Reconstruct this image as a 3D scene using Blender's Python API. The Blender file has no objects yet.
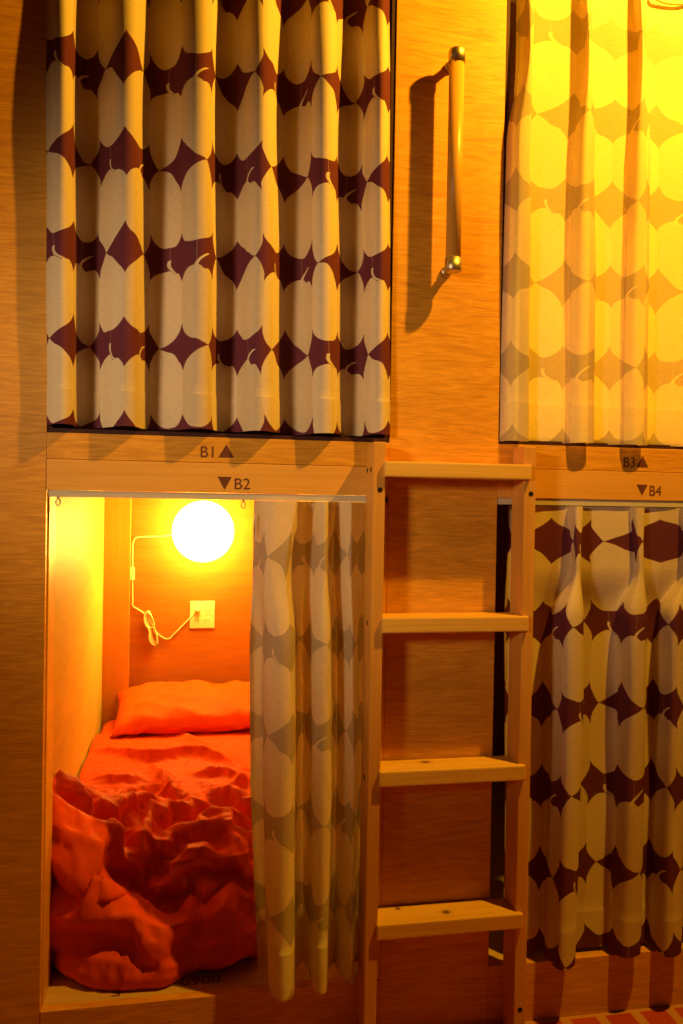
import bpy, bmesh, math, random
from mathutils import Vector, noise
import numpy as np

S = bpy.context.scene
COL = S.collection
random.seed(7)

# ------------------------------------------------------------------ camera
F, D, H = 820.0, 2.3, 1.554
yaw, pitch, roll = (math.radians(a) for a in (10.8, 0.7, 0.96))
fw = Vector((math.sin(yaw) * math.cos(pitch), math.cos(yaw) * math.cos(pitch), -math.sin(pitch)))
r0 = Vector((math.cos(yaw), -math.sin(yaw), 0))
u0 = r0.cross(fw)
rt = r0 * math.cos(roll) + u0 * math.sin(roll)
up = u0 * math.cos(roll) - r0 * math.sin(roll)
CAM = Vector((0, -D, H))


def at(px, py, Y=0.0):
    """the point of the plane y = Y seen at a pixel of the photograph"""
    d = fw + rt * ((px - 341.5) / F) - up * ((py - 512) / F)
    return CAM + d * ((Y + D) / d.y)


cam = bpy.data.cameras.new('camera')
cam.sensor_fit = 'VERTICAL'
cam.sensor_height = 36
cam.sensor_width = 24
cam.lens = F * 36 / 1024
cam.clip_start = .02
co = bpy.data.objects.new('camera', cam)
from mathutils import Matrix
m = Matrix((rt, up, -fw)).transposed().to_4x4()
m.translation = CAM
co.matrix_world = m
COL.objects.link(co)
S.camera = co


# ------------------------------------------------------------------ node expression helper
class X:
    """a float socket (or number) in a node tree, with arithmetic"""
    nt = None

    def __init__(s, v): s.v = v

    @staticmethod
    def op(name, *a):
        n = X.nt.nodes.new('ShaderNodeMath')
        n.operation = name
        for i, x in enumerate(a):
            if isinstance(x, X): x = x.v
            if isinstance(x, (int, float)): n.inputs[i].default_value = x
            else: X.nt.links.new(x, n.inputs[i])
        return X(n.outputs[0])

    def __add__(s, o): return X.op('ADD', s, o)
    __radd__ = __add__
    def __sub__(s, o): return X.op('SUBTRACT', s, o)
    def __rsub__(s, o): return X.op('SUBTRACT', o, s)
    def __mul__(s, o): return X.op('MULTIPLY', s, o)
    __rmul__ = __mul__
    def __truediv__(s, o): return X.op('DIVIDE', s, o)
    def __pow__(s, o): return X.op('POWER', s, o)
    def floor(s): return X.op('FLOOR', s)
    def abs(s): return X.op('ABSOLUTE', s)
    def max(s, o): return X.op('MAXIMUM', s, o)
    def min(s, o): return X.op('MINIMUM', s, o)
    def mod(s, o): return X.op('FLOORED_MODULO', s, o)
    def lt(s, o): return X.op('LESS_THAN', s, o)
    def gt(s, o): return X.op('GREATER_THAN', s, o)
    def clamp(s):
        r = X.op('ADD', s, 0.0)
        r.v.node.use_clamp = True
        return r


def new_mat(name, rough=.6, spec=.3):
    mt = bpy.data.materials.new(name)
    mt.use_nodes = True
    nt = mt.node_tree
    b = nt.nodes['Principled BSDF']
    b.inputs['Roughness'].default_value = rough
    b.inputs['Specular IOR Level'].default_value = spec
    return mt, nt, b


def plain(name, col, rough=.6, metal=0, spec=.3):
    mt, nt, b = new_mat(name, rough, spec)
    b.inputs['Base Color'].default_value = (*col, 1)
    b.inputs['Metallic'].default_value = metal
    tc = nt.nodes.new('ShaderNodeTexCoord')
    n = nt.nodes.new('ShaderNodeTexNoise')
    n.inputs['Scale'].default_value = 60
    nt.links.new(tc.outputs['Object'], n.inputs['Vector'])
    mr = nt.nodes.new('ShaderNodeMapRange')
    mr.inputs[3].default_value = max(rough - .06, .02)
    mr.inputs[4].default_value = min(rough + .06, 1)
    nt.links.new(n.outputs['Fac'], mr.inputs[0])
    nt.links.new(mr.outputs[0], b.inputs['Roughness'])
    return mt


def wood(name, dark, light, scale=(1.2, 14, 14), axis_wave=1.0, rough=.45, knots=False, streak=.5, seed=0, spots=()):
    """boards: stretched noise bands, fine fibres and optional knots"""
    mt, nt, b = new_mat(name, rough, .35)
    N, L = nt.nodes.new, nt.links.new
    tc = N('ShaderNodeTexCoord')
    mp = N('ShaderNodeMapping')
    mp.inputs['Scale'].default_value = scale
    mp.inputs['Location'].default_value = (seed * 3.1, seed * 1.7, seed * 2.3)
    L(tc.outputs['Object'], mp.inputs['Vector'])
    n1 = N('ShaderNodeTexNoise'); n1.inputs['Scale'].default_value = 1.0; n1.inputs['Detail'].default_value = 5
    n1.inputs['Distortion'].default_value = 1.2 * axis_wave
    L(mp.outputs[0], n1.inputs['Vector'])
    mp2 = N('ShaderNodeMapping')
    mp2.inputs['Scale'].default_value = tuple(s * (3 if s < 5 else 9) for s in scale)
    L(tc.outputs['Object'], mp2.inputs['Vector'])
    n2 = N('ShaderNodeTexNoise'); n2.inputs['Scale'].default_value = 1.0; n2.inputs['Detail'].default_value = 6
    n2.inputs['Distortion'].default_value = .5
    L(mp2.outputs[0], n2.inputs['Vector'])
    n3 = N('ShaderNodeTexNoise'); n3.inputs['Scale'].default_value = 2.2; n3.inputs['Detail'].default_value = 2
    L(tc.outputs['Object'], n3.inputs['Vector'])
    X.nt = nt
    f = X(n1.outputs['Fac']) * (1 - streak) + X(n2.outputs['Fac']) * streak
    f = ((f - .5) * 2.2 + .5 + (X(n3.outputs['Fac']) - .5) * .5).clamp()
    rp = N('ShaderNodeValToRGB')
    rp.color_ramp.elements[0].color = (*dark, 1); rp.color_ramp.elements[0].position = .1
    rp.color_ramp.elements[1].color = (*light, 1); rp.color_ramp.elements[1].position = .8
    L(f.v, rp.inputs[0])
    out = rp.outputs[0]
    if knots:
        v = N('ShaderNodeTexVoronoi'); v.inputs['Scale'].default_value = 1.0
        mp3 = N('ShaderNodeMapping'); mp3.inputs['Scale'].default_value = tuple(4.2 if s < 5 else 9 for s in scale)
        mp3.inputs['Location'].default_value = (seed * 1.3 + .4, seed * .7, .3)
        L(tc.outputs['Object'], mp3.inputs['Vector']); L(mp3.outputs[0], v.inputs['Vector'])
        k = X(v.outputs['Distance'])
        k = ((.13 - k) * 14).clamp() * .85
        mx = N('ShaderNodeMix'); mx.data_type = 'RGBA'
        L(k.v, mx.inputs[0]); L(out, mx.inputs[6]); mx.inputs[7].default_value = (.10, .035, .012, 1)
        out = mx.outputs[2]
    for (kx, ky, rx, ry) in spots:
        sx = N('ShaderNodeSeparateXYZ'); L(tc.outputs['Object'], sx.inputs[0])
        a = (X(sx.outputs[0]) - kx) / rx; c = (X(sx.outputs[1]) - ky) / ry
        d = (a * a + c * c) ** .5
        k = ((1.15 - d) * 4).clamp() * .9
        k2 = ((2.6 - d) * .6).clamp() * .35
        mx = N('ShaderNodeMix'); mx.data_type = 'RGBA'
        L(k.max(k2).v, mx.inputs[0]); L(out, mx.inputs[6]); mx.inputs[7].default_value = (.12, .035, .008, 1)
        out = mx.outputs[2]
    L(out, b.inputs['Base Color'])
    bp = N('ShaderNodeBump'); bp.inputs['Strength'].default_value = .08; bp.inputs['Distance'].default_value = .003
    L(n2.outputs['Fac'], bp.inputs['Height']); L(bp.outputs[0], b.inputs['Normal'])
    return mt


def curtain_mat(name, cream, cream2, ink, trans=.25):
    """woven cloth printed with rows of tall ovals: paired round ends leave a band
    with little stems, paired pointed ends touch and leave a lozenge"""
    mt, nt, b = new_mat(name, .85, .1)
    N, L = nt.nodes.new, nt.links.new
    X.nt = nt
    uv = N('ShaderNodeUVMap'); uv.uv_map = 'print'
    wob = N('ShaderNodeTexNoise'); wob.inputs['Scale'].default_value = 1.7; wob.inputs['Detail'].default_value = 1
    L(uv.outputs[0], wob.inputs['Vector'])
    sp = N('ShaderNodeSeparateXYZ'); L(uv.outputs[0], sp.inputs[0])
    U = X(sp.outputs[0]) + (X(wob.outputs['Fac']) - .5) * .22
    V = X(sp.outputs[1]) + (X(wob.outputs['Fac']) - .5) * .10
    i, j = U.floor(), V.floor()
    fx, fy = U - i - .5, V - j
    t = ((i * .5).floor() + j).mod(2.0)
    e = i.mod(2.0)
    p = t * (1 - fy) + (1 - t) * fy                     # 0 at the pointed end, 1 past the round end
    q = (1 - 2 * p).max(0.0)
    fx2 = fx + (1 - 2 * e) * .26 * q * q * q                # tips lean apart
    lob = (1 - t)
    notch = ((.16 - (fx - .16).abs()) * 6).clamp() * lob * .045
    r = ((p + notch - .5) / .375).max(0.0)
    hr = .57 * ((1 - r ** 3.0).max(0.0) ** .5)
    hp = .57 * (1 - q ** 3.1)
    h = hr.min(hp)
    oval = ((h - fx2.abs()) * 60 + .5).clamp() 
    oval = oval * p.gt(.004)
    # stems in the bands, two curved strokes per band
    s1 = (fx - (.02 + 16.0 * (p - .90) * (p - .90)) + (p - .90) * 1.6 * (1 - 2 * e)).abs()
    stem = ((.052 - s1) * 50).clamp() * p.gt(.80) * p.lt(.985) * lob
    cre = oval.max(stem)
    tone = N('ShaderNodeMix'); tone.data_type = 'RGBA'
    L(((e * .8) * (1 - stem)).v, tone.inputs[0])
    tone.inputs[6].default_value = (*cream, 1); tone.inputs[7].default_value = (*cream2, 1)
    mx = N('ShaderNodeMix'); mx.data_type = 'RGBA'
    L(cre.v, mx.inputs[0]); mx.inputs[6].default_value = (*ink, 1); L(tone.outputs[2], mx.inputs[7])
    # weave: fine horizontal slubs
    mp = N('ShaderNodeMapping'); mp.inputs['Scale'].default_value = (5, 90, 1); L(uv.outputs[0], mp.inputs['Vector'])
    wv = N('ShaderNodeTexNoise'); wv.inputs['Scale'].default_value = 1; wv.inputs['Detail'].default_value = 3
    L(mp.outputs[0], wv.inputs['Vector'])
    k = X(wv.outputs['Fac']) * .36 + .82
    sc = N('ShaderNodeVectorMath'); sc.operation = 'SCALE'
    L(mx.outputs[2], sc.inputs[0]); L(k.v, sc.inputs['Scale'])
    L(sc.outputs[0], b.inputs['Base Color'])
    bp = N('ShaderNodeBump'); bp.inputs['Strength'].default_value = .15; bp.inputs['Distance'].default_value = .002
    L(wv.outputs['Fac'], bp.inputs['Height']); L(bp.outputs[0], b.inputs['Normal'])
    tr = N('ShaderNodeBsdfTranslucent'); L(sc.outputs[0], tr.inputs[0])
    ms = N('ShaderNodeMixShader'); ms.inputs[0].default_value = trans
    out = nt.nodes['Material Output']
    L(b.outputs[0], ms.inputs[1]); L(tr.outputs[0], ms.inputs[2]); L(ms.outputs[0], out.inputs[0])
    return mt


def cloth(name, col, rough=.5, sheen=.2):
    mt, nt, b = new_mat(name, rough, .3)
    N, L = nt.nodes.new, nt.links.new
    b.inputs['Specular IOR Level'].default_value = .12
    b.inputs['Base Color'].default_value = (*col, 1)
    b.inputs['Sheen Weight'].default_value = sheen
    b.inputs['Sheen Tint'].default_value = (*col, 1)
    tc = N('ShaderNodeTexCoord')
    n = N('ShaderNodeTexNoise'); n.inputs['Scale'].default_value = 25; n.inputs['Detail'].default_value = 5
    n.inputs['Distortion'].default_value = .8
    L(tc.outputs['Object'], n.inputs['Vector'])
    bp = N('ShaderNodeBump'); bp.inputs['Strength'].default_value = .25; bp.inputs['Distance'].default_value = .008
    L(n.outputs['Fac'], bp.inputs['Height']); L(bp.outputs[0], b.inputs['Normal'])
    return mt


PLY = wood('plywood', (.54, .225, .017), (.86, .42, .040), (4.5, 6, 36), 2.0, .42, streak=.5)
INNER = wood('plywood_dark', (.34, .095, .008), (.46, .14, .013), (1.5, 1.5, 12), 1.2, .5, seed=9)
PLYV = wood('plywood_inside', (.60, .40, .07), (.72, .50, .10), (1.5, 1.5, 10), 1.2, .5, seed=2)
BOARD = wood('facing_board', (.70, .34, .055), (.84, .44, .08), (.9, 6, 22), .8, .42, seed=1)
PINE = wood('pine', (.64, .31, .045), (.80, .45, .09), (1.3, 20, 26), .9, .45, knots=True, seed=3)
STILE = wood('pine_upright', (.64, .30, .045), (.78, .39, .07), (26, 20, 1.1), .8, .45, seed=4)
POST = wood('post_wood', (.50, .16, .016), (.62, .22, .025), (18, 16, 1.2), .8, .5, seed=5)
CRATE = wood('crate_board', (.55, .33, .16), (.72, .50, .27), (1.0, 18, 20), .8, .6, seed=6)
GAP_DARK = plain('gap_darkener', (.05, .012, .012), .7)
INK = plain('brown_paint', (.15, .042, .013), .6)
HOLE = plain('screw_hole', (.02, .01, .006), .6)
STEEL = plain('brushed_metal', (.62, .52, .36), .42, 1)
RAIL = plain('beige_rail', (.62, .55, .42), .4)
IVORY = plain('ivory_plastic', (.80, .64, .38), .4)
DARKSLOT = plain('socket_slot', (.03, .02, .015), .6)
MAROON = curtain_mat('maroon_print', (.78, .63, .42), (.68, .53, .33), (.15, .035, .055), .10)
GREY = curtain_mat('grey_print', (.76, .62, .39), (.70, .56, .34), (.47, .37, .24), .20)
SHEET = cloth('orange_sheet', (.74, .095, .004), .62, .05)
COVER = cloth('orange_cover', (.74, .080, .004), .58, .05)


# ------------------------------------------------------------------ object helpers
def link(name, me, parent=None, mat=None):
    o = bpy.data.objects.new(name, me)
    COL.objects.link(o)
    if parent is not None:
        o.parent = parent
    if mat is not None and me is not None:
        me.materials.clear()
        me.materials.append(mat)
    return o


def tag(o, label, cat, group=None):
    o['label'] = label
    o['category'] = cat
    if group: o['group'] = group
    return o


def thing(name, loc, label, cat, group=None):
    o = bpy.data.objects.new(name, None)
    o.empty_display_size = .05
    o.location = loc
    COL.objects.link(o)
    return tag(o, label, cat, group)


def box_bm(bm, a, b, bev=0.0):
    v = [bm.verts.new((x, y, z)) for x in (a[0], b[0]) for y in (a[1], b[1]) for z in (a[2], b[2])]
    fs = [(0, 1, 3, 2), (4, 6, 7, 5), (0, 4, 5, 1), (2, 3, 7, 6), (0, 2, 6, 4), (1, 5, 7, 3)]
    faces = [bm.faces.new([v[i] for i in f]) for f in fs]
    if bev:
        ed = {e for f in faces for e in f.edges}
        bmesh.ops.bevel(bm, geom=list(ed), offset=bev, segments=2, profile=.6, affect='EDGES')


def to_obj(name, bm, mat, parent=None, smooth=False):
    bmesh.ops.recalc_face_normals(bm, faces=bm.faces)
    me = bpy.data.meshes.new(name)
    bm.to_mesh(me); bm.free()
    if smooth:
        for p in me.polygons: p.use_smooth = True
    o = link(name, me, parent, mat)
    if parent is not None:
        o.location = -Vector(parent.location) if parent.parent is None else (0, 0, 0)
    return o


def box(name, a, b, mat, parent=None, bev=.0015):
    bm = bmesh.new()
    box_bm(bm, a, b, bev)
    return to_obj(name, bm, mat, parent)


def struct(name, a, b, mat, bev=.0015):
    o = box(name, a, b, mat, None, bev)
    o['kind'] = 'structure'
    return o


def tube_bm(bm, pts, r, n=10, cap=True):
    pts = [Vector(p) for p in pts]
    rings = []
    for k, p in enumerate(pts):
        d = (pts[min(k + 1, len(pts) - 1)] - pts[max(k - 1, 0)]).normalized()
        ref = Vector((0, 0, 1)) if abs(d.z) < .9 else Vector((1, 0, 0))
        s = d.cross(ref).normalized(); t = s.cross(d)
        rr = r[k] if isinstance(r, (list, tuple)) else r
        rings.append([bm.verts.new(p + (s * math.cos(2 * math.pi * i / n) + t * math.sin(2 * math.pi * i / n)) * rr) for i in range(n)])
    for a, b in zip(rings, rings[1:]):
        for i in range(n):
            bm.faces.new((a[i], a[(i + 1) % n], b[(i + 1) % n], b[i]))
    if cap:
        bm.faces.new(rings[0][::-1]); bm.faces.new(rings[-1])


def tube(name, pts, r, mat, parent=None, n=10):
    bm = bmesh.new()
    tube_bm(bm, pts, r, n)
    return to_obj(name, bm, mat, parent, True)


def spline(pts, n=8):
    """Catmull-Rom through points"""
    P = [np.array(p, float) for p in pts]
    P = [2 * P[0] - P[1]] + P + [2 * P[-1] - P[-2]]
    out = []
    for k in range(1, len(P) - 2):
        a, b, c, d = P[k - 1:k + 3]
        for i in range(n):
            t = i / n
            out.append(.5 * ((2 * b) + (c - a) * t + (2 * a - 5 * b + 4 * c - d) * t * t + (-a + 3 * b - 3 * c + d) * t ** 3))
    out.append(P[-2])
    return out


# ------------------------------------------------------------------ the setting
WL, PX0, PX1 = -.365, .576, .908            # left edge of the near openings, the partition's two faces
BACK, INL = 1.95, -.392
TOP = 3.22
struct('floor', (-3, -4, -.05), (4, 0.0, 0), None, 0)
fl, fnt, fb = new_mat('red_floor_tiles', .4, .3)
N, L = fnt.nodes.new, fnt.links.new
tc = N('ShaderNodeTexCoord')
br = N('ShaderNodeTexBrick')
br.offset = .0
br.inputs['Color1'].default_value = (.42, .05, .02, 1); br.inputs['Color2'].default_value = (.50, .07, .025, 1)
br.inputs['Mortar'].default_value = (.55, .26, .08, 1)
br.inputs['Scale'].default_value = 1; br.inputs['Mortar Size'].default_value = .016
br.inputs['Brick Width'].default_value = .115; br.inputs['Row Height'].default_value = .115
L(tc.outputs['Object'], br.inputs['Vector'])
L(br.outputs['Color'], fb.inputs['Base Color'])
nz = N('ShaderNodeTexNoise'); nz.inputs['Scale'].default_value = 180; L(tc.outputs['Object'], nz.inputs['Vector'])
bp = N('ShaderNodeBump'); bp.inputs['Strength'].default_value = .3; bp.inputs['Distance'].default_value = .004
L(nz.outputs['Fac'], bp.inputs['Height']); L(bp.outputs[0], fb.inputs['Normal'])
bpy.data.objects['floor'].data.materials.append(fl)
bpy.data.objects['floor'].data.materials.pop(index=0) if bpy.data.objects['floor'].data.materials[0] is None else None

struct('wall_left', (-2.4, 0, 0), (WL, .03, TOP + .3), PLY)
struct('wall_center', (PX0, 0, 0), (PX1, BACK, TOP + .3), PLY)
struct('wall_top', (WL + .001, .001, TOP), (PX0 - .001, .03, TOP + .3), PLY)
struct('wall_top_right', (PX1 + .001, .001, TOP), (2.9, .03, TOP + .3), PLY)
struct('wall_right', (2.2, 0.001, 0), (2.9, .03, TOP - .001), PLY)
struct('wall_bunk_left', (INL - .05, .031, 0), (INL, BACK, TOP + .3), PLYV)
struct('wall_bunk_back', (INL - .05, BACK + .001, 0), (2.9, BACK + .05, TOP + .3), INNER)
struct('wall_bunk_right', (2.2, .031, 0), (2.25, BACK, TOP + .3), PLYV)
struct('ceiling_bunk', (INL - .05, .031, TOP + .301), (2.9, BACK + .05, TOP + .35), PLYV)
# boards across the face between upper and lower bunks
t1 = struct('trim_1', (WL + .0005, -.001, 1.657), (PX0 - .0005, .03, 1.727), PLY)
t2 = struct('trim_2', (WL + .0005, -.002, 1.574), (PX0 - .0005, .03, 1.656), BOARD)
t3 = struct('trim_3', (PX1 + .0005, -.001, 1.662), (2.2, .03, 1.734), PLY)
t4 = struct('trim_4', (PX1 + .0005, -.002, 1.574), (2.2, .03, 1.661), BOARD)
# decks between upper and lower bunks, sills
struct('trim_5', (INL + .001, .032, 1.62), (PX0 - .001, BACK - .001, 1.70), PLYV)
struct('trim_6', (PX1 + .001, .032, 1.62), (2.199, BACK - .001, 1.70), PLYV)
struct('trim_7', (WL + .0005, -.001, 0), (PX0 - .0005, .03, .167), PLY)
struct('trim_8', (PX1 + .0005, -.001, 0), (2.2, .03, .176), PLY)
struct('trim_9', (PX1 + .001, .031, .10), (2.199, BACK - .001, .174), PLYV)
# door-side post of the near lower opening and post in the far corner
struct('trim_10', (INL + .001, .031, .166), (WL + .004, .15, 1.619), BOARD)
struct('trim_11', (INL + .001, BACK - .055, .168), (-.265, BACK - .001, 1.619), POST)
struct('trim_14', (.556, .001, .168), (PX0 - .0005, .10, 1.573), BOARD)  # jamb board added to close a light leak beside the partition
# liners added round the two upper openings, dark to keep the gaps dark
def gap_liner(name, x0, x1, z0):
    bm = bmesh.new()
    box_bm(bm, (x0, .004, z0), (x0 + .012, .16, TOP))
    box_bm(bm, (x1 - .012, .004, z0), (x1, .16, TOP))
    box_bm(bm, (x0 + .012, .004, z0), (x1 - .012, .16, z0 + .012))
    # a narrow dark lip added behind the cloth to darken the gap
    box_bm(bm, (x0 + .012, .075, z0 + .012), (x0 + .065, .09, TOP))
    box_bm(bm, (x1 - .065, .075, z0 + .012), (x1 - .012, .09, TOP))
    box_bm(bm, (x0 + .065, .075, z0 + .012), (x1 - .065, .09, z0 + .05))
    o = to_obj(name, bm, GAP_DARK)
    o['kind'] = 'structure'
gap_liner('trim_12', WL + .001, PX0 - .001, 1.7275)
gap_liner('trim_13', PX1 + .001, 2.199, 1.7345)


# ------------------------------------------------------------------ lettering
def letters(txt, size, loc, rot, parent, mat=INK, name='lettering', sx=1.0):
    cu = bpy.data.curves.new('t', 'FONT')
    cu.body = txt; cu.size = size; cu.extrude = .0004
    cu.offset = -.0001
    o = bpy.data.objects.new('t', cu)
    COL.objects.link(o)
    dg = bpy.context.evaluated_depsgraph_get()
    me = bpy.data.meshes.new_from_object(o.evaluated_get(dg))
    bpy.data.objects.remove(o)
    me.name = name
    r = link(name, me, parent, mat)
    r.rotation_euler = rot
    r.location = loc
    r.scale.x = sx
    return r


def arrow(x, z, w, h, upward, parent, y):
    bm = bmesh.new()
    s = 1 if upward else -1
    pts = [(x - w / 2, z - s * h / 2), (x + w / 2, z - s * h / 2), (x, z + s * h / 2)]
    f = [bm.verts.new((px, y - .0006, pz)) for px, pz in pts]
    g = [bm.verts.new((px, y + .0004, pz)) for px, pz in pts]
    bm.faces.new(f); bm.faces.new(g[::-1])
    for i in range(3):
        bm.faces.new((f[i], g[i], g[(i + 1) % 3], f[(i + 1) % 3]))
    return to_obj('arrow_mark', bm, INK, parent)


FR = (math.pi / 2, 0, 0)
def sign(parent, txt, px0, pbase, cap_px, ax, ay, aw, ah, upward, y, sx=1.0):
    p = at(px0, pbase, y)
    sc = (D) / F
    q = at(px0, pbase - cap_px, y)
    letters(txt, (q - p).length / .72, (p.x, y - .0006, p.z), FR, parent, sx=sx)
    c = at(ax, ay, y)
    a = at(ax - aw / 2, ay, y); b = at(ax + aw / 2, ay, y)
    arrow(c.x, c.z, (b - a).length, (at(ax, ay - ah / 2, y) - at(ax, ay + ah / 2, y)).length, upward, parent, y)
sign(t1, 'B1', 199.5, 457, 11.5, 226.3, 450.8, 15.5, 13.5, True, -.001)
sign(t2, 'B2', 233.5, 489, 11.5, 224.7, 483.3, 14, 13, False, -.002)
sign(t3, 'B3', 622.5, 467, 10.5, 642.5, 461.5, 11.5, 11.5, True, -.001, .92)
sign(t4, 'B4', 648.5, 495.5, 10.5, 642, 490, 11, 11, False, -.002, .92)


# ------------------------------------------------------------------ curtains
def curtain(label, mat, levels, ncol, px_col, row_h, z_line, hem, tack, loc, group=None, hooks=(), n=10):
    """levels: list of (z, [(x, y), ...]) from bottom to top; same number of fold keys in each.
    ncol: width of one printed oval, measured along the cloth, px_col: (key index, U there), z_line: a print line"""
    root = thing('curtain', loc, label, 'curtain', group)
    base = Vector(loc)
    lv = []
    for z, keys in levels:
        lv.append((z, np.array(spline(keys, n))))
    ref = lv[1][1]
    seg = np.r_[0, np.cumsum(np.hypot(*np.diff(ref, axis=0).T))]
    U = seg / ncol
    U = U - U[px_col[0] * n] + px_col[1]
    zs = np.array([l[0] for l in lv])
    zz = sorted(set(list(np.linspace(zs[0], zs[-1], 56)) + [hem, tack]))
    W = len(ref)
    grid = []
    for r, z in enumerate(zz):
        k = min(max(np.searchsorted(zs, z, side='right') - 1, 0), len(zs) - 2)
        t = (z - zs[k]) / (zs[k + 1] - zs[k])
        t = t * t * (3 - 2 * t) if k else t
        xy = lv[k][1] * (1 - t) + lv[k + 1][1] * t
        row = []
        for c in range(W):
            s = U[c]
            dx = .003 * noise.noise(Vector((s * .9, z * 2.3, 1.7 + loc[0])))
            dy = .006 * noise.noise(Vector((s * 1.3, z * 3.1, 5.2 + loc[0])))
            dz = 0
            if z <= hem: dy -= .0022
            if r == 0: dz = .004 * noise.noise(Vector((s * 1.1, 3.3, loc[0])))
            row.append(Vector((xy[c][0] + dx, xy[c][1] + dy, z + dz)))
        grid.append(row)
    ih, it = zz.index(hem), zz.index(tack)

    def piece(name, r0, r1):
        bm = bmesh.new()
        lay = bm.loops.layers.uv.new('print')
        vs = [[bm.verts.new(p - base) for p in grid[r]] for r in range(r0, r1 + 1)]
        for a in range(r1 - r0):
            for c in range(W - 1):
                f = bm.faces.new((vs[a][c], vs[a][c + 1], vs[a + 1][c + 1], vs[a + 1][c]))
                for lp, (rr, cc) in zip(f.loops, ((a, c), (a, c + 1), (a + 1, c + 1), (a + 1, c))):
                    lp[lay].uv = (U[cc], (zz[r0 + rr] - z_line) / row_h + 1 + 20)
                f.smooth = True
        me = bpy.data.meshes.new(name)
        bm.to_mesh(me); bm.free()
        o = link(name, me, root, mat)
        return o
    piece('hem', 0, ih)
    piece('drape', ih, it)
    piece('heading', it, len(zz) - 1)
    for (hx, hy, hz) in hooks:
        pts = [(hx, hy, hz - .05), (hx, hy, hz), (hx, hy - .012, hz + .012), (hx, hy - .012, hz - .03)]
        bm = bmesh.new()
        tube_bm(bm, spline(pts, 5), .0025, 6)
        o = to_obj('hook', bm, STEEL, root, True)
    return root


def keys_px(lst, z):
    """fold keys given as (photo x, y offset) at height z"""
    out = []
    for px, y in lst:
        # photo row of that height at that column is found by a short search
        lo, hi = -600.0, 1700.0
        for _ in range(40):
            mid = (lo + hi) / 2
            if at(px, mid, y).z > z: lo = mid
            else: hi = mid
        out.append((at(px, lo, y).x, y))
    return out


PW, PH = .118, .250


def pleat(v, w, f, b, soft=0.0):
    """one fold laid to the right: front layer out to the edge at v, back under itself, then on"""
    return [(v - w - 5, b), (v - w, b * .6 + f * .4), (v - w * .55, f), (v - w * .12, f), (v, f * .72 + b * .28), (v - w * (.30 - soft * .2), f * .25 + b * .75), (v - w * (.34 - soft * .24), b), (v + 3, b + .003)]


# B1: six soft folds, each with a broad left side and a short right side
zb1 = 1.746
def b1(a):
    L_ = [(46, .004), (54, -.034 * a), (64, -.045 * a), (73, -.020 * a)]
    C = [64, 127, 201, 262, 326, 383]
    E = [76, 143, 216, 277, 338]
    for e, c in zip(E, C[1:]):
        w = c - e
        L_ += [(e + w * .02, .022 * a), (e + w * .24, .058 * a), (e + w * .52, .040 * a), (e + w * .76, -.026 * a), (e + w * .98, -.048 * a)]
        nxt = [x for x in E if x > c]
        if nxt: L_ += [(c + (nxt[0] - c) * .62, -.034 * a)]
    L_ += [(390, -.022)]
    return L_
curtain('maroon printed curtain of cream ovals closing the upper left bunk above the B1 mark', MAROON,
        [(zb1, keys_px(b1(.85), zb1)), (2.1, keys_px(b1(.95), 2.1)), (2.70, keys_px(b1(1.1), 2.70)),
         (2.97, keys_px(b1(.8), 2.97)), (3.12, keys_px(b1(.7), 3.12))],
        PW, (3, 1.0), PH, at(200, 74, 0).z, 1.84, 2.96, (.1, 0, 3.12), 'maroon printed bunk curtains')

# B4: flatter, pinch pleats under the rail
zb4 = .192
def b4(kind):
    # right edge of each fold and its width, at the foot, mid height, the tack and the top
    e = {'bot': (575, 640, 681, 729, 772), 'mid': (583, 646, 687, 735, 778), 'tack': (580, 643, 690, 738, 780), 'top': (583, 645, 693, 740, 784)}[kind]
    w = {'bot': (28, 30, 28, 26, 26), 'mid': (30, 27, 26, 26, 26), 'tack': (8, 7, 7, 7, 7), 'top': (13, 13, 12, 12, 12)}[kind]
    f = {'bot': -.072, 'mid': -.070, 'tack': -.040, 'top': -.030}[kind]
    g = {'bot': .028, 'mid': .034, 'tack': .006, 'top': .004}[kind]
    o = {'bot': 503, 'mid': 505, 'tack': 507, 'top': 508}[kind]
    L_ = [(o, .06), (o + 12, .05), (o + 20, .03), (533, .026 if kind in ('bot', 'mid') else .012)]
    for v, ww, k in zip(e, w, (1, .66, .8, .7, .7)):
        L_ += pleat(v, ww, f * k, g)
    return L_ + [(800, .01)]
curtain('maroon printed curtain of cream ovals closing the lower right bunk below the B4 mark', MAROON,
        [(zb4, keys_px(b4('bot'), zb4)), (.9, keys_px(b4('mid'), .9)), (1.22, keys_px(b4('mid'), 1.22)),
         (1.365, keys_px(b4('tack'), 1.365)), (1.553, keys_px(b4('top'), 1.553))],
        PW, (13, .95), PH, at(617, 623, 0).z, .30, 1.366, (1.4, 0, 1.553), 'maroon printed bunk curtains')

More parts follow.
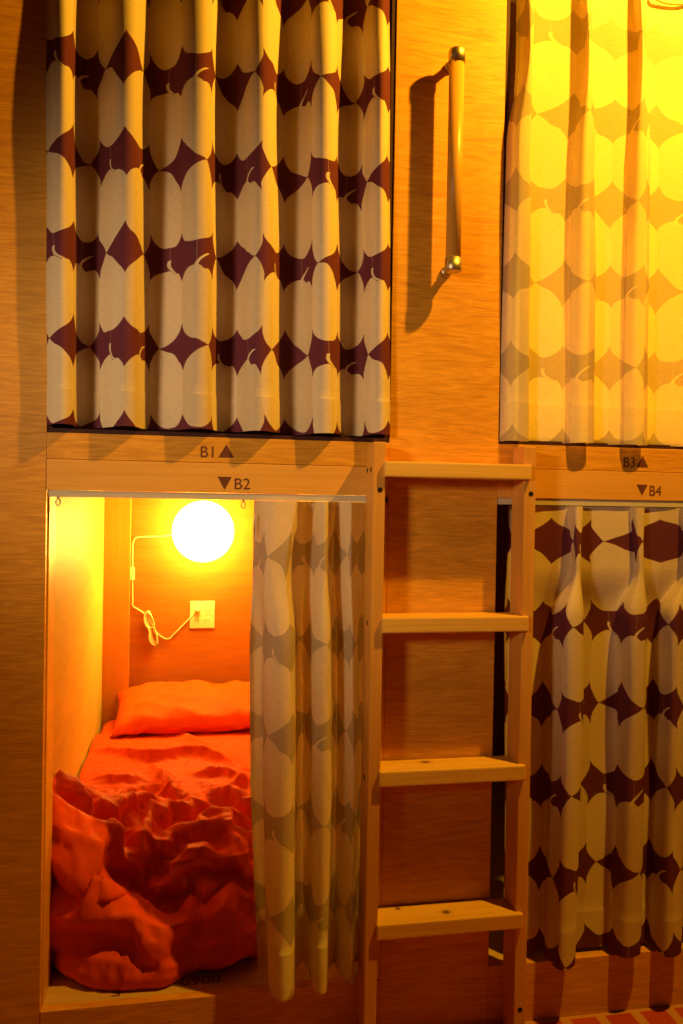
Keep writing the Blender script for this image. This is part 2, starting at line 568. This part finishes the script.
# B3: grey printed, ends just over the boards, sharp pleats
zb3 = 1.742
def b3(kind):
    e = {'bot': (528, 594, 647, 711, 775, 835), 'mid': (530, 595, 649, 713, 777, 837), 'up': (531, 595, 650, 714, 778, 838), 'tack': (533, 592, 646, 712, 776, 836), 'top': (535, 592, 647, 713, 777, 837)}[kind]
    w = {'bot': 24, 'mid': 23, 'up': 20, 'tack': 7, 'top': 12}[kind]
    f = {'bot': -.034, 'mid': -.040, 'up': -.044, 'tack': -.046, 'top': -.034}[kind]
    o = {'bot': 501, 'mid': 506, 'up': 511, 'tack': 516, 'top': 517}[kind]
    L_ = [(o, .010), (o + 2, .0)]
    for v in e:
        L_ += pleat(v, w, f, .004)
    return L_ + [(848, .01)]
curtain('grey printed curtain glowing yellow in the upper right bunk above the B3 mark', GREY,
        [(zb3, keys_px(b3('bot'), zb3)), (2.2, keys_px(b3('mid'), 2.2)), (2.62, keys_px(b3('up'), 2.62)),
         (2.885, keys_px(b3('tack'), 2.885)), (3.12, keys_px(b3('top'), 3.12))],
        PW, (11, 1.3), PH, at(570, 200, 0).z, 1.855, 2.884, (1.4, 0, 3.12), 'grey printed bunk curtains')

# B2: drawn aside, deep gathers hanging over the sill
def b2(kind):
    if kind == 'bot':
        return [(257, .06), (262, .075), (270, .06), (268, .01), (271, -.06), (282, -.105), (293, -.085), (295, .02), (302, .07), (309, .02), (315, -.075), (326, -.08), (328, .0), (333, .06), (338, .0), (350, -.07), (353, -.02), (354, .05), (362, .05), (368, .01), (374, .05), (380, .01), (388, .03)]
    if kind == 'mid':
        return [(250, .05), (256, .06), (264, .04), (263, .0), (270, -.05), (282, -.085), (294, -.07), (296, .03), (302, .075), (309, .02), (317, -.055), (330, -.06), (332, .02), (337, .06), (342, .0), (353, -.055), (358, -.01), (359, .04), (364, .05), (370, .01), (376, .05), (383, .01), (389, .03)]
    if kind == 'tack':
        return [(253, .055), (256, .03), (260, .0), (263, -.02), (270, -.040), (280, -.045), (287, -.04), (292, .02), (302, .06), (312, .03), (320, -.03), (327, -.03), (329, .03), (334, .06), (344, .0), (351, -.03), (356, .0), (360, .03), (365, .04), (371, .01), (377, .04), (384, .01), (389, .03)]
    return [(254, .03), (256, .015), (259, .0), (262, -.015), (274, -.035), (288, -.04), (297, -.03), (298, .02), (304, .06), (312, .03), (318, -.025), (327, -.03), (329, .03), (335, .06), (341, .0), (351, -.03), (356, .0), (361, .03), (366, .04), (371, .01), (377, .04), (384, .01), (389, .03)]
def at_z(py, px, y): return at(px, py, y).z
zb2 = at(282, 1000, -.10).z
b2lv = [(zb2, keys_px(b2('bot'), zb2)), (.75, keys_px(b2('mid'), .75)), (1.15, keys_px(b2('mid'), 1.15)),
        (1.365, keys_px(b2('tack'), 1.365)), (1.554, keys_px(b2('top'), 1.554))]
hk = at(254, 527, .0)
curtain('grey printed curtain drawn aside at the lower left bunk below the B2 mark', GREY, b2lv,
        PW, (13, 1.0), PH, at(320, 642, 0).z, .32, 1.366, (.35, 0, 1.554), 'grey printed bunk curtains',
        hooks=[(hk.x, .0, 1.50)])

# rails under the boards
def rail(label, x0, x1, z, runners=(), yy=.012, group='beige curtain rails'):
    root = thing('curtain_rail', ((x0 + x1) / 2, yy, z), label, 'curtain rail', group)
    bm = bmesh.new()
    h, w, t = .018, .022, .003
    box_bm(bm, (x0, yy - w / 2, z - t), (x1, yy + w / 2, z))
    box_bm(bm, (x0, yy - w / 2, z - h), (x1, yy - w / 2 + t, z - t))
    box_bm(bm, (x0, yy + w / 2 - t, z - h), (x1, yy + w / 2, z - t))
    to_obj('track', bm, RAIL, root)
    for x in runners:
        bm = bmesh.new()
        c = Vector((x, yy, z - h - .014))
        tube_bm(bm, [c + Vector((0, 0, .02)), c + Vector((0, 0, .008))], .003, 8)
        tube_bm(bm, [c + Vector((math.sin(a) * .006, 0, math.cos(a) * .009)) for a in np.linspace(0, 6.28, 13)], .0018, 6, False)
        to_obj('runner', bm, RAIL, root, True)
rail('beige curtain rail under the board marked B2', WL + .006, PX0 - .002, 1.573, (at(58, 503, .012).x, .16, .21, .30, .41, .47, .52))
rail('beige curtain rail under the board marked B4', PX1 + .002, 2.198, 1.573)
rail('curtain rail at the head of the upper left opening', WL + .014, PX0 - .014, 3.145)
rail('curtain rail at the head of the upper right opening', PX1 + .014, 2.186, 3.145)

# ------------------------------------------------------------------ ladder
lad = thing('bunk_ladder', (.75, -.05, 0), 'pale pine bunk ladder with four flat treads standing against the plywood partition', 'ladder')
def upright(x0, x1, screws):
    o = box('upright', (x0, -.092, 0.0), (x1, -.003, 1.722), STILE, lad, .003)
    for (x, y, z, ax) in screws:
        bm = bmesh.new()
        if ax == 'y': pts = [(x, y - .0006, z), (x, y + .004, z)]
        else: pts = [(x - .0006, y, z), (x + .004, y, z)]
        tube_bm(bm, pts, .0075, 12)
        h = to_obj('screw_hole', bm, HOLE, o)
        h.location = (0, 0, 0)
    return o
sl = at(380, 490, -.092); sr = at(531, 494, -.092)
upright(.508, .5435, [(sl.x, -.092, sl.z, 'y'), (.508, -.065, 1.645, 'x'), (.508, -.02, 1.645, 'x'), (.508, -.05, 1.215, 'x'), (.508, -.05, .78, 'x')])
srb = at(518, 1010, -.092)
upright(.952, .988, [(sr.x, -.092, sr.z, 'y'), (srb.x + .006, -.092, srb.z, 'y')])
KN = ([], [], [(at(425, 757, -.03).x - .6, -.035, .012, .008)], [(at(447, 914, -.07).x - .6, -.062, .010, .009), (.62 - .6, -.02, .006, .006)])
for k, z in enumerate((1.669, 1.236, .809, .382)):
    bm = bmesh.new()
    box_bm(bm, (.5385, -.106, z - .043), (.969, -.006, z), .004)
    for v in bm.verts: v.co += Vector((-.6, 0, -z))
    me = bpy.data.meshes.new('tread'); bmesh.ops.recalc_face_normals(bm, faces=bm.faces); bm.to_mesh(me); bm.free()
    o = link('tread', me, lad, wood('pine_tread', (.72, .38, .05), (.88, .54, .10), (1.3, 20, 26), .9, .42, seed=3 + k * 1.37, spots=KN[k]))
    o.location = Vector((.6, 0, z)) - lad.location
# the screw holes are children of the uprights: lift them with them
# ------------------------------------------------------------------ grab handle
hy = -.066
ht, hb = at(458, 50, hy), at(452, 272, hy)
hx = (ht.x + hb.x) / 2
gh = thing('grab_handle', (hx, 0, hb.z), 'wooden rod grab handle with metal ends on the plywood panel', 'handle')
tube('rod', [(hx, hy, hb.z + .015), (hx, hy, ht.z - .03)], .0215, wood('handle_wood', (.66, .33, .05), (.72, .38, .06), (20, 20, 1.5), .6, .35, seed=8), gh, 20)
def bracket(z, s):
    bm = bmesh.new()
    tube_bm(bm, [(hx, hy, z - s * .038), (hx, hy, z - s * .004), (hx, hy, z)], [.024, .024, .021], 20)
    tube_bm(bm, spline([(hx, hy, z - s * .016), (hx, hy + .02, z - s * .017), (hx, -.012, z - s * .017), (hx, -.0105, z - s * .017)], 4), .011, 14)
    tube_bm(bm, [(hx, -.012, z - s * .017), (hx, -.0005, z - s * .017)], [.014, .017], 16)
    to_obj('end_bracket', bm, STEEL, gh, True)
bracket(ht.z, 1); bracket(hb.z, -1)

# ------------------------------------------------------------------ bed
bp_ = thing('bed_platform', (.1, 1, .1), 'pale wooden bed base board with upside down stencilled figures under the orange bedding', 'bed base')
box('deck', (INL + .002, .031, .001), (PX0 - .002, BACK - .002, .166), CRATE, bp_, .0015)
st = letters('0060', .058, (0, 0, 0), (0, 0, math.pi), bp_, name='stencil')
p = at(216, 974, .045)
def on_deck(px, py):
    d = fw + rt * ((px - 341.5) / F) - up * ((py - 512) / F)
    return CAM + d * ((.1662 - H) / d.z)
p = on_deck(214, 976); st.location = Vector((p.x + .02, p.y + .005, .1665)) - bp_.location
st2 = letters("E.", .058, (0, 0, 0), (0, 0, math.pi), bp_, name='stencil')
p = on_deck(122, 990); st2.location = Vector((p.x, p.y + .012, .1665)) - bp_.location

def grid_obj(name, fn, nu, nv, mat, parent=None, thick=0, sub=0):
    vs = [fn(i / (nu - 1), j / (nv - 1)) for j in range(nv) for i in range(nu)]
    fs = [(j * nu + i, j * nu + i + 1, (j + 1) * nu + i + 1, (j + 1) * nu + i) for j in range(nv - 1) for i in range(nu - 1)]
    me = bpy.data.meshes.new(name)
    me.from_pydata(vs, [], fs)
    for p in me.polygons: p.use_smooth = True
    o = link(name, me, parent, mat)
    if thick:
        s = o.modifiers.new('t', 'SOLIDIFY'); s.thickness = thick; s.offset = -1
    if sub:
        o.modifiers.new('s', 'SUBSURF').levels = sub
        o.modifiers['s'].render_levels = sub
    return o

def ridge(p): return 1 - abs(noise.noise(p)) * 2

# mattress under its fitted sheet
MX0, MX1, MY0, MY1, MZ0, MZ1 = INL + .006, PX0 - .006, .33, BACK - .06, .168, .47
bm = bmesh.new()
box_bm(bm, (MX0, MY0, MZ0), (MX1, MY1, MZ1))
bmesh.ops.bevel(bm, geom=bm.edges[:], offset=.06, segments=4, profile=.5, affect='EDGES')
mt_ = thing('mattress', ((MX0 + MX1) / 2, 1, MZ0), 'mattress with orange sheet lying on the wooden bed base', 'mattress')
to_obj('mattress_body', bm, SHEET, mt_, True)

# duvet: a sheet laid along a profile (back to front, over the bed's end, down to the deck),
# heaped against the left wall, then creased along drawn fold lines
NU, NV = 93, 165
prof = np.array(spline([(1.52, .486), (1.3, .486), (1.1, .486), (.78, .495), (.52, .505), (.36, .480), (.26, .425), (.20, .37), (.175, .325), (.12, .30), (.075, .255), (.068, .21), (.085, .182), (.115, .174)], 24))
ps = np.r_[0, np.cumsum(np.hypot(*np.diff(prof, axis=0).T))]
sv = np.linspace(0, ps[-1], NV)
py_, pz_ = np.interp(sv, ps, prof[:, 0]), np.interp(sv, ps, prof[:, 1])
xu = np.linspace(MX0 + .006, MX1 - .006, NU)
GX, GS = np.meshgrid(xu, sv)
GY, GZ = np.repeat(py_[:, None], NU, 1), np.repeat(pz_[:, None], NU, 1)
# heap against the left wall near the front
tL = np.clip((GX - MX0) / .30, 0, 1)
heap = .205 * (1 - tL) ** 1.25 * np.exp(-((GY - .20) / .30) ** 2 * np.where(GY > .20, 1.0, .0)) * np.clip((GZ - .20) / .22, 0, 1)
GZ = GZ + heap
# the end of the duvet bellies out unevenly over the sill
low = np.clip((.47 - GZ) / .22, 0, 1) * (GY < .36)
GY = GY + low * (np.interp(GX, [-.39, -.373, -.30, -.22, -.05, .06, .25, .58], [.28, .25, .18, .135, .085, .135, .165, .20]) - .075)
base = np.stack([GX, GY, GZ], -1)
du = np.gradient(base, axis=1); dvv = np.gradient(base, axis=0)
normals = np.cross(dvv, du); normals /= np.linalg.norm(normals, axis=-1, keepdims=True) + 1e-9
if normals[0, NU // 2, 2] < 0: normals = -normals
# where each photo point lies on the sheet
rel = base - np.array(CAM)
dep = rel @ np.array(fw)
PXg = 341.5 + F * (rel @ np.array(rt)) / dep
PYg = 512 - F * (rel @ np.array(up)) / dep
def on_sheet(px, py):
    k = np.argmin((PXg - px) ** 2 + (PYg - py) ** 2)
    return GX.flat[k], GS.flat[k]
disp = np.zeros_like(GX)
flat_ = np.zeros_like(GX)                     # creases of the smooth part, laid on last
def crease(pts, h, wl, wr, fade=.35):
    """a fold along a line: height h, widths on its two sides"""
    global disp, flat_
    q = np.array(spline([on_sheet(*p) for p in pts], 5))
    L_ = np.r_[0, np.cumsum(np.hypot(*np.diff(q, axis=0).T))]
    best = np.full(GX.shape, 9.0); side = np.zeros_like(GX); tt = np.zeros_like(GX)
    for k in range(len(q) - 1):
        a, d = q[k], q[k + 1] - q[k]
        l2 = max((d ** 2).sum(), 1e-9)
        t = np.clip(((GX - a[0]) * d[0] + (GS - a[1]) * d[1]) / l2, 0, 1)
        ex, es = GX - a[0] - t * d[0], GS - a[1] - t * d[1]
        r = np.hypot(ex, es)
        c = d[0] * es - d[1] * ex
        mk = r < best
        best = np.where(mk, r, best); side = np.where(mk, c, side)
        tt = np.where(mk, (L_[k] + t * (L_[k + 1] - L_[k])) / L_[-1], tt)
    w_ = np.where(side > 0, wr, wl)
    env = np.clip(np.minimum(tt, 1 - tt) / fade, 0, 1) ** .7
    add = h * env * np.exp(-(best / w_) ** 1.25)
    if pts[0][1] < 800: flat_ = flat_ + add * 1.7
    else: disp = disp + add * 1.15
def puff(px, py, rx, rs, h, ang=0):
    global disp
    x0, s0 = on_sheet(px, py)
    ca, sa = math.cos(ang), math.sin(ang)
    a = (GX - x0) * ca + (GS - s0) * sa; b = -(GX - x0) * sa + (GS - s0) * ca
    disp = disp + h * np.exp(-((a / rx) ** 2 + (b / rs) ** 2) ** 1.3)

crease([(82, 749), (110, 752), (150, 761), (190, 757), (222, 762), (246, 772)], .030, .05, .016)
crease([(104, 733), (124, 720), (140, 712)], .010, .03, .03)
crease([(176, 727), (195, 742), (212, 752)], .014, .02, .03)
crease([(152, 764), (164, 785), (176, 810), (186, 828)], .026, .035, .018)
crease([(92, 778), (120, 783), (150, 779)], .018, .03, .014)
crease([(60, 806), (110, 800), (150, 792), (180, 797)], .014, .03, .016)
crease([(186, 778), (220, 776), (248, 782)], .022, .03, .014)
crease([(206, 800), (228, 802), (252, 816)], .030, .035, .016)
crease([(222, 796), (240, 785), (254, 780)], .024, .03, .014)
crease([(192, 818), (218, 826), (252, 822)], .022, .025, .014)
crease([(100, 818), (130, 812), (162, 806)], .034, .045, .016)
crease([(162, 806), (152, 822), (138, 846), (124, 868)], .040, .03, .016)
crease([(58, 790), (72, 804), (88, 822), (104, 846), (114, 872)], .030, .045, .022)
crease([(60, 830), (78, 862), (92, 900), (98, 935)], .020, .04, .03)
crease([(114, 872), (110, 895), (92, 905), (76, 926)], .030, .04, .02)
crease([(146, 862), (168, 846), (190, 838), (226, 836), (258, 842)], .026, .03, .014)
crease([(160, 866), (196, 860), (226, 862), (262, 882)], .030, .032, .014)
crease([(150, 880), (180, 876), (214, 868), (240, 870)], .024, .03, .014)
crease([(222, 836), (236, 852), (256, 874)], .022, .018, .018)
crease([(168, 946), (188, 915), (206, 890), (224, 876)], .040, .05, .022)
crease([(196, 950), (222, 918), (236, 900), (262, 892)], .034, .05, .02)
crease([(84, 912), (116, 928), (150, 944), (172, 948)], .024, .045, .020)
crease([(120, 880), (140, 905), (166, 925)], .022, .02, .035)
puff(80, 868, .10, .12, .045, .4)
puff(122, 915, .13, .08, .050, .25)
puff(226, 912, .10, .07, .040, -.5)
crease([(50, 935), (78, 958), (112, 972), (150, 976), (180, 966)], .050, .05, .035)
crease([(160, 976), (196, 960), (230, 946), (268, 938)], .045, .055, .04)
crease([(52, 880), (56, 915), (66, 945)], .03, .03, .03)

edge = np.clip((GX - MX0) / .03, .25, 1) * np.clip((MX1 - GX) / .03, .25, 1)


def finer(a):
    """twice the grid, new points half way between the old"""
    h = np.empty((a.shape[0], a.shape[1] * 2 - 1) + a.shape[2:])
    h[:, ::2] = a
    h[:, 1::2] = (a[:, 1:] + a[:, :-1]) / 2
    o = np.empty((a.shape[0] * 2 - 1,) + h.shape[1:])
    o[::2] = h
    o[1::2] = (h[1:] + h[:-1]) / 2
    return o


def settle(q, goal, loose_u, loose_v, rounds, hold, bend):
    """cloth with more length than the place it lies in: links push apart and the sheet buckles into folds"""
    nv, nu = q.shape[:2]
    links = []
    for (dv_, du_, st) in ((0, 1, 1.0), (1, 0, 1.0), (1, 1, .5), (1, -1, .5), (0, 2, bend), (2, 0, bend)):
        r0_, r1_ = 0, nv - dv_
        c0, c1 = (0, nu - du_) if du_ >= 0 else (-du_, nu)
        A = (slice(r0_, r1_), slice(c0, c1)); B = (slice(r0_ + dv_, r1_ + dv_), slice(c0 + du_, c1 + du_))
        d = goal[B] - goal[A]
        fu = (loose_u[A] + loose_u[B]) / 2; fv = (loose_v[A] + loose_v[B]) / 2
        f = fu if dv_ == 0 else (fv if du_ == 0 else np.sqrt((fu ** 2 + fv ** 2) / 2))
        rest = np.linalg.norm(d, axis=-1) * f
        links.append((A, B, rest, st))
    cnt = np.zeros((nv, nu, 1))
    for A, B, rest, st in links:
        cnt[A] += st; cnt[B] += st
    for it in range(rounds):
        mv = np.zeros_like(q)
        for A, B, rest, st in links:
            d = q[B] - q[A]
            ln = np.linalg.norm(d, axis=-1) + 1e-9
            c = (d * ((ln - rest) / ln * .5 * st)[..., None])
            mv[A] += c; mv[B] -= c
        q = q + 1.7 * mv / cnt
        q = q + hold * (goal - q)
        on = (q[..., 1] > .36) & (q[..., 1] < 1.89)
        q[..., 2] = np.maximum(q[..., 2], np.where(on, MZ1 + .003, .1685))
        q[..., 1] = np.where((q[..., 2] < MZ1 - .04) & (q[..., 1] > .30) & (q[..., 1] < .45), .30, q[..., 1])
        q[..., 0] = np.clip(q[..., 0], MX0, MX1)
        q[..., 1] = np.clip(q[..., 1], .04, 1.9)
    return q


full = base + normals * (disp * edge)[..., None]
fr = np.clip((GS - .72) / .40, 0, 1)
fr = fr * np.clip((GS.max() - GS) / .30, .38, 1)
ex_u, ex_v = .008 + .15 * fr, .014 + .20 * fr
q = full[::4, ::4].copy()
for r in range(q.shape[0]):
    for c in range(q.shape[1]):
        gx, gs = GX[r * 4, c * 4], GS[r * 4, c * 4]
        q[r, c] += normals[r * 4, c * 4] * (.020 * noise.noise(Vector((gx * 4 + gs * 2.5, gs * 6 - gx * 2, 2.0))))
q = settle(q, full[::4, ::4], 1 + ex_u[::4, ::4], 1 + ex_v[::4, ::4], 160, .010, .30)
before = full[::4, ::4]
rng = np.random.default_rng(3)
for step, rounds, hold, k in ((2, 80, .006, .10), (1, 50, .004, .075)):
    g = full[::step, ::step]
    q = finer(q) + (g - finer(before)) * .6
    before = g
    nz_ = rng.normal(0, 1, q.shape[:2])
    nz_ = (nz_ + np.roll(nz_, 1, 0) + np.roll(nz_, 1, 1) + np.roll(nz_, -1, 1)) / 3
    q = q + normals[::step, ::step] * (nz_ * .0012)[..., None]
    lo_ = 1 + k * (.14 + fr[::step, ::step])
    q = settle(q, q.copy(), lo_ * .997, lo_, rounds, hold, .5)
q = finer(q)
wr = finer(fr[..., None])[..., 0]
q = q + rng.normal(0, .0004, q.shape)
q = settle(q, q.copy(), 1.004 + .014 * wr, 1.006 + .016 * wr, 24, .0, .5)
add = finer(normals * flat_[..., None])
pts = q + add * 1.0 * np.clip((q[..., 2:3] - .40) / .05, 0, 1)
NV, NU = pts.shape[:2]
me = bpy.data.meshes.new('duvet')
me.from_pydata([tuple(v) for v in pts.reshape(-1, 3)], [], [(b * NU + a, b * NU + a + 1, (b + 1) * NU + a + 1, (b + 1) * NU + a) for b in range(NV - 1) for a in range(NU - 1)])
for p in me.polygons: p.use_smooth = True
dv = link('duvet', me, None, COVER)
tag(dv, 'crumpled orange duvet spread over the bed in the lower left bunk', 'duvet')

# pillow
def pillow():
    root = thing('pillow', (.08, 1.70, .47), 'orange pillow at the head of the bed below the wall socket', 'pillow')
    nu, nv = 60, 34
    vs, fs = [], []
    x0, x1, y0, y1 = -.315, .42, 1.44, 1.90
    for side in (1, -1):
        for j in range(nv):
            for i in range(nu):
                u, v = i / (nu - 1) * 2 - 1, j / (nv - 1) * 2 - 1
                e = max((1 - abs(u) ** 3.2), 0) ** .5 * max((1 - abs(v) ** 4.0), 0) ** .45
                x = (x0 + x1) / 2 + u * (x1 - x0) / 2 * (1 - .05 * (1 - v * v) * abs(u) ** 6)
                y = (y0 + y1) / 2 + v * (y1 - y0) / 2 * (1 - .06 * (1 - u * u) * abs(v) ** 6)
                wr = .030 * ridge(Vector((x * 4.3 + y * 2, y * 6, 3.0))) * e ** .5 + .014 * ridge(Vector((x * 13 - y * 5, y * 8, 1.0))) * (1 - e * .5)
                z = .555 + side * (.066 * e) + (wr - .012 if side > 0 else wr * .5) + .030 * v - .03 * max(0, -u - .55) * (1 - v)
                vs.append((x - .08, y - 1.70, z - .47))
    for s in (0, 1):
        o = s * nu * nv
        for j in range(nv - 1):
            for i in range(nu - 1):
                q = (o + j * nu + i, o + j * nu + i + 1, o + (j + 1) * nu + i + 1, o + (j + 1) * nu + i)
                fs.append(q if s == 0 else q[::-1])
    me = bpy.data.meshes.new('cushion')
    me.from_pydata(vs, [], fs)
    bm = bmesh.new(); bm.from_mesh(me)
    bmesh.ops.remove_doubles(bm, verts=bm.verts, dist=.0006)
    bm.to_mesh(me); bm.free()
    for p in me.polygons: p.use_smooth = True
    link('pillow_case', me, root, SHEET)
pillow()

# ------------------------------------------------------------------ lamp, cord and socket on the far wall
wy = BACK
lp = at(203, 531, wy - .11)
lamp = thing('wall_lamp', (lp.x, wy, lp.z), 'glowing round wall lamp with white cord on the far wall of the lower left bunk', 'lamp')
glow, gnt, gb = new_mat('lamp_globe', .3)
gb.inputs['Base Color'].default_value = (.9, .8, .6, 1)
gb.inputs['Emission Color'].default_value = (1, .78, .11, 1)
gb.inputs['Emission Strength'].default_value = 44
bm = bmesh.new()
bmesh.ops.create_uvsphere(bm, u_segments=32, v_segments=20, radius=.150)  # sized up so the globe takes in the lamp's glare
for v in bm.verts: v.co += Vector((lp.x, wy - .168, lp.z))
to_obj('globe_and_glare', bm, glow, lamp, True)
bm = bmesh.new()
tube_bm(bm, [(lp.x, wy - .001, lp.z), (lp.x, wy - .018, lp.z), (lp.x, wy - .022, lp.z), (lp.x, wy - .05, lp.z)], [.055, .055, .03, .03], 24)
to_obj('wall_mount', bm, IVORY, lamp, True)
cy = wy - .008
def w(px, py, y=None): return tuple(at(px, py, cy if y is None else y))
cord = [(lp.x - .03, wy - .012, lp.z), w(165, 536), w(140, 537), w(134, 540), w(132.5, 550), w(132.5, 566), w(132.5, 580), w(132.5, 600), w(133, 606), w(139, 610), w(147, 616), w(152, 625), w(158, 634), w(168, 639), w(176, 632), w(186, 622), w(193, 615), w(197, 611)]
cd = tube('cord', spline(cord, 6), .0035, IVORY, lamp, 8)
bm = bmesh.new()
a, b = at(132.5, 567, cy), at(132.5, 580, cy)
box_bm(bm, (a.x - .011, cy - .012, b.z), (a.x + .011, cy + .007, a.z), .004)
to_obj('inline_switch', bm, IVORY, lamp)
# the spare cord tied in a bundle
bm = bmesh.new()
c1, c2 = at(147.5, 611, cy - .01), at(156, 645, cy - .01)
ax = (c2 - c1); px_ = Vector((ax.z, 0, -ax.x)).normalized()
for k in range(5):
    o_ = (k - 2) * .008
    pts = []
    for t in np.linspace(0, 2 * math.pi, 26):
        s_ = .5 - .5 * math.cos(t) * (1 - .06 * (k % 3))
        wd = math.sin(t) * (.010 + .003 * k) * (1 + .6 * abs(s_ - .5) - .5 * math.exp(-((s_ - .55) / .12) ** 2))
        pts.append(c1 + ax * s_ + px_ * (wd + o_ * .3 * (1 - math.exp(-((s_ - .55) / .2) ** 2))) + Vector((0, -.004 * k, 0)))
    tube_bm(bm, pts, .003, 6)
tie = c1 + ax * .52
tube_bm(bm, [tie - px_ * .012 + Vector((0, -.012, .004)), tie + px_ * .012 + Vector((0, -.014, .01)), tie + px_ * .034 + Vector((0, -.012, .026))], .0035, 6)
to_obj('cord_bundle', bm, IVORY, lamp, True)
bm = bmesh.new()
pl = at(197.5, 610, wy - .02)
tube_bm(bm, [(pl.x, wy - .010, pl.z), (pl.x, wy - .030, pl.z), (pl.x, wy - .036, pl.z)], [.014, .014, .009], 14)
to_obj('plug', bm, IVORY, lamp, True)

oa, ob = at(190, 601, wy), at(214.5, 628, wy)
so = thing('wall_socket', ((oa.x + ob.x) / 2, wy, (oa.z + ob.z) / 2), 'square ivory wall socket with a cord plugged in on the far bunk wall', 'socket')
box('cover_plate', (oa.x, wy - .009, ob.z), (ob.x, wy - .0005, oa.z), IVORY, so, .004)
def sock(cx, cz):
    o = box('outlet', (cx - .02, wy - .0105, cz - .016), (cx + .02, wy - .0085, cz + .016), IVORY, so, .001)
    bm = bmesh.new()
    for s in (-.007, .007):
        box_bm(bm, (cx + s - .0015, wy - .0112, cz - .006), (cx + s + .0015, wy - .0103, cz + .006))
    h = to_obj('slot', bm, DARKSLOT, o)
    h.location = (0, 0, 0)
zc = (oa.z + ob.z) / 2; xc = (oa.x + ob.x) / 2
for dx in (-.027, .027):
    for dz in (-.03, .018):
        sock(xc + dx, zc + dz)

# cream cable drooping in front of the upper right curtain
cb = tube('cable', spline([at(652, -14, -.02), at(655, -3, -.014), at(660, 0.5, -.010), at(667, 2.6, -.008), at(675, 3.4, -.008), at(685, 2.6, -.008), at(698, -3, -.008), at(706, -14, -.02)], 6), .0055, IVORY)
tag(cb, 'cream cable sagging across the top of the glowing yellow curtain', 'cable')

# ------------------------------------------------------------------ light
def lamp_light(name, kind, loc, col, power, size=.05, rot=None, spread=None):
    l = bpy.data.lights.new(name, kind)
    l.color = col
    l.energy = power
    if kind == 'AREA': l.size = size
    else: l.shadow_soft_size = size
    o = bpy.data.objects.new(name, l)
    o.location = loc
    if rot: o.rotation_euler = rot
    COL.objects.link(o)
    return o
lamp_light('amber_ceiling_lamp', 'POINT', (1.60, -.79, 3.56), (1, .48, .022), 290, .03)
o = lamp_light('hall_light', 'SPOT', (-1.9, -2.3, 2.2), (1, .71, .40), 215, .25)
o.data.spot_size = math.radians(38); o.data.spot_blend = 1
o.rotation_euler = (Vector((.22, 0, 1.78)) - o.location).to_track_quat('-Z', 'Y').to_euler()
lamp_light('upper_bunk_lamp', 'POINT', (1.5, 1.0, 2.2), (1, .58, .012), 95, .08)
w_ = bpy.data.worlds.new('world')
S.world = w_
w_.use_nodes = True
w_.node_tree.nodes['Background'].inputs[0].default_value = (1, .42, .06, 1)
w_.node_tree.nodes['Background'].inputs[1].default_value = .014

S.view_settings.view_transform = 'Standard'
S.view_settings.look = 'None'
S.view_settings.gamma = 1
S.view_settings.exposure = 0
S.view_settings.use_curve_mapping = False
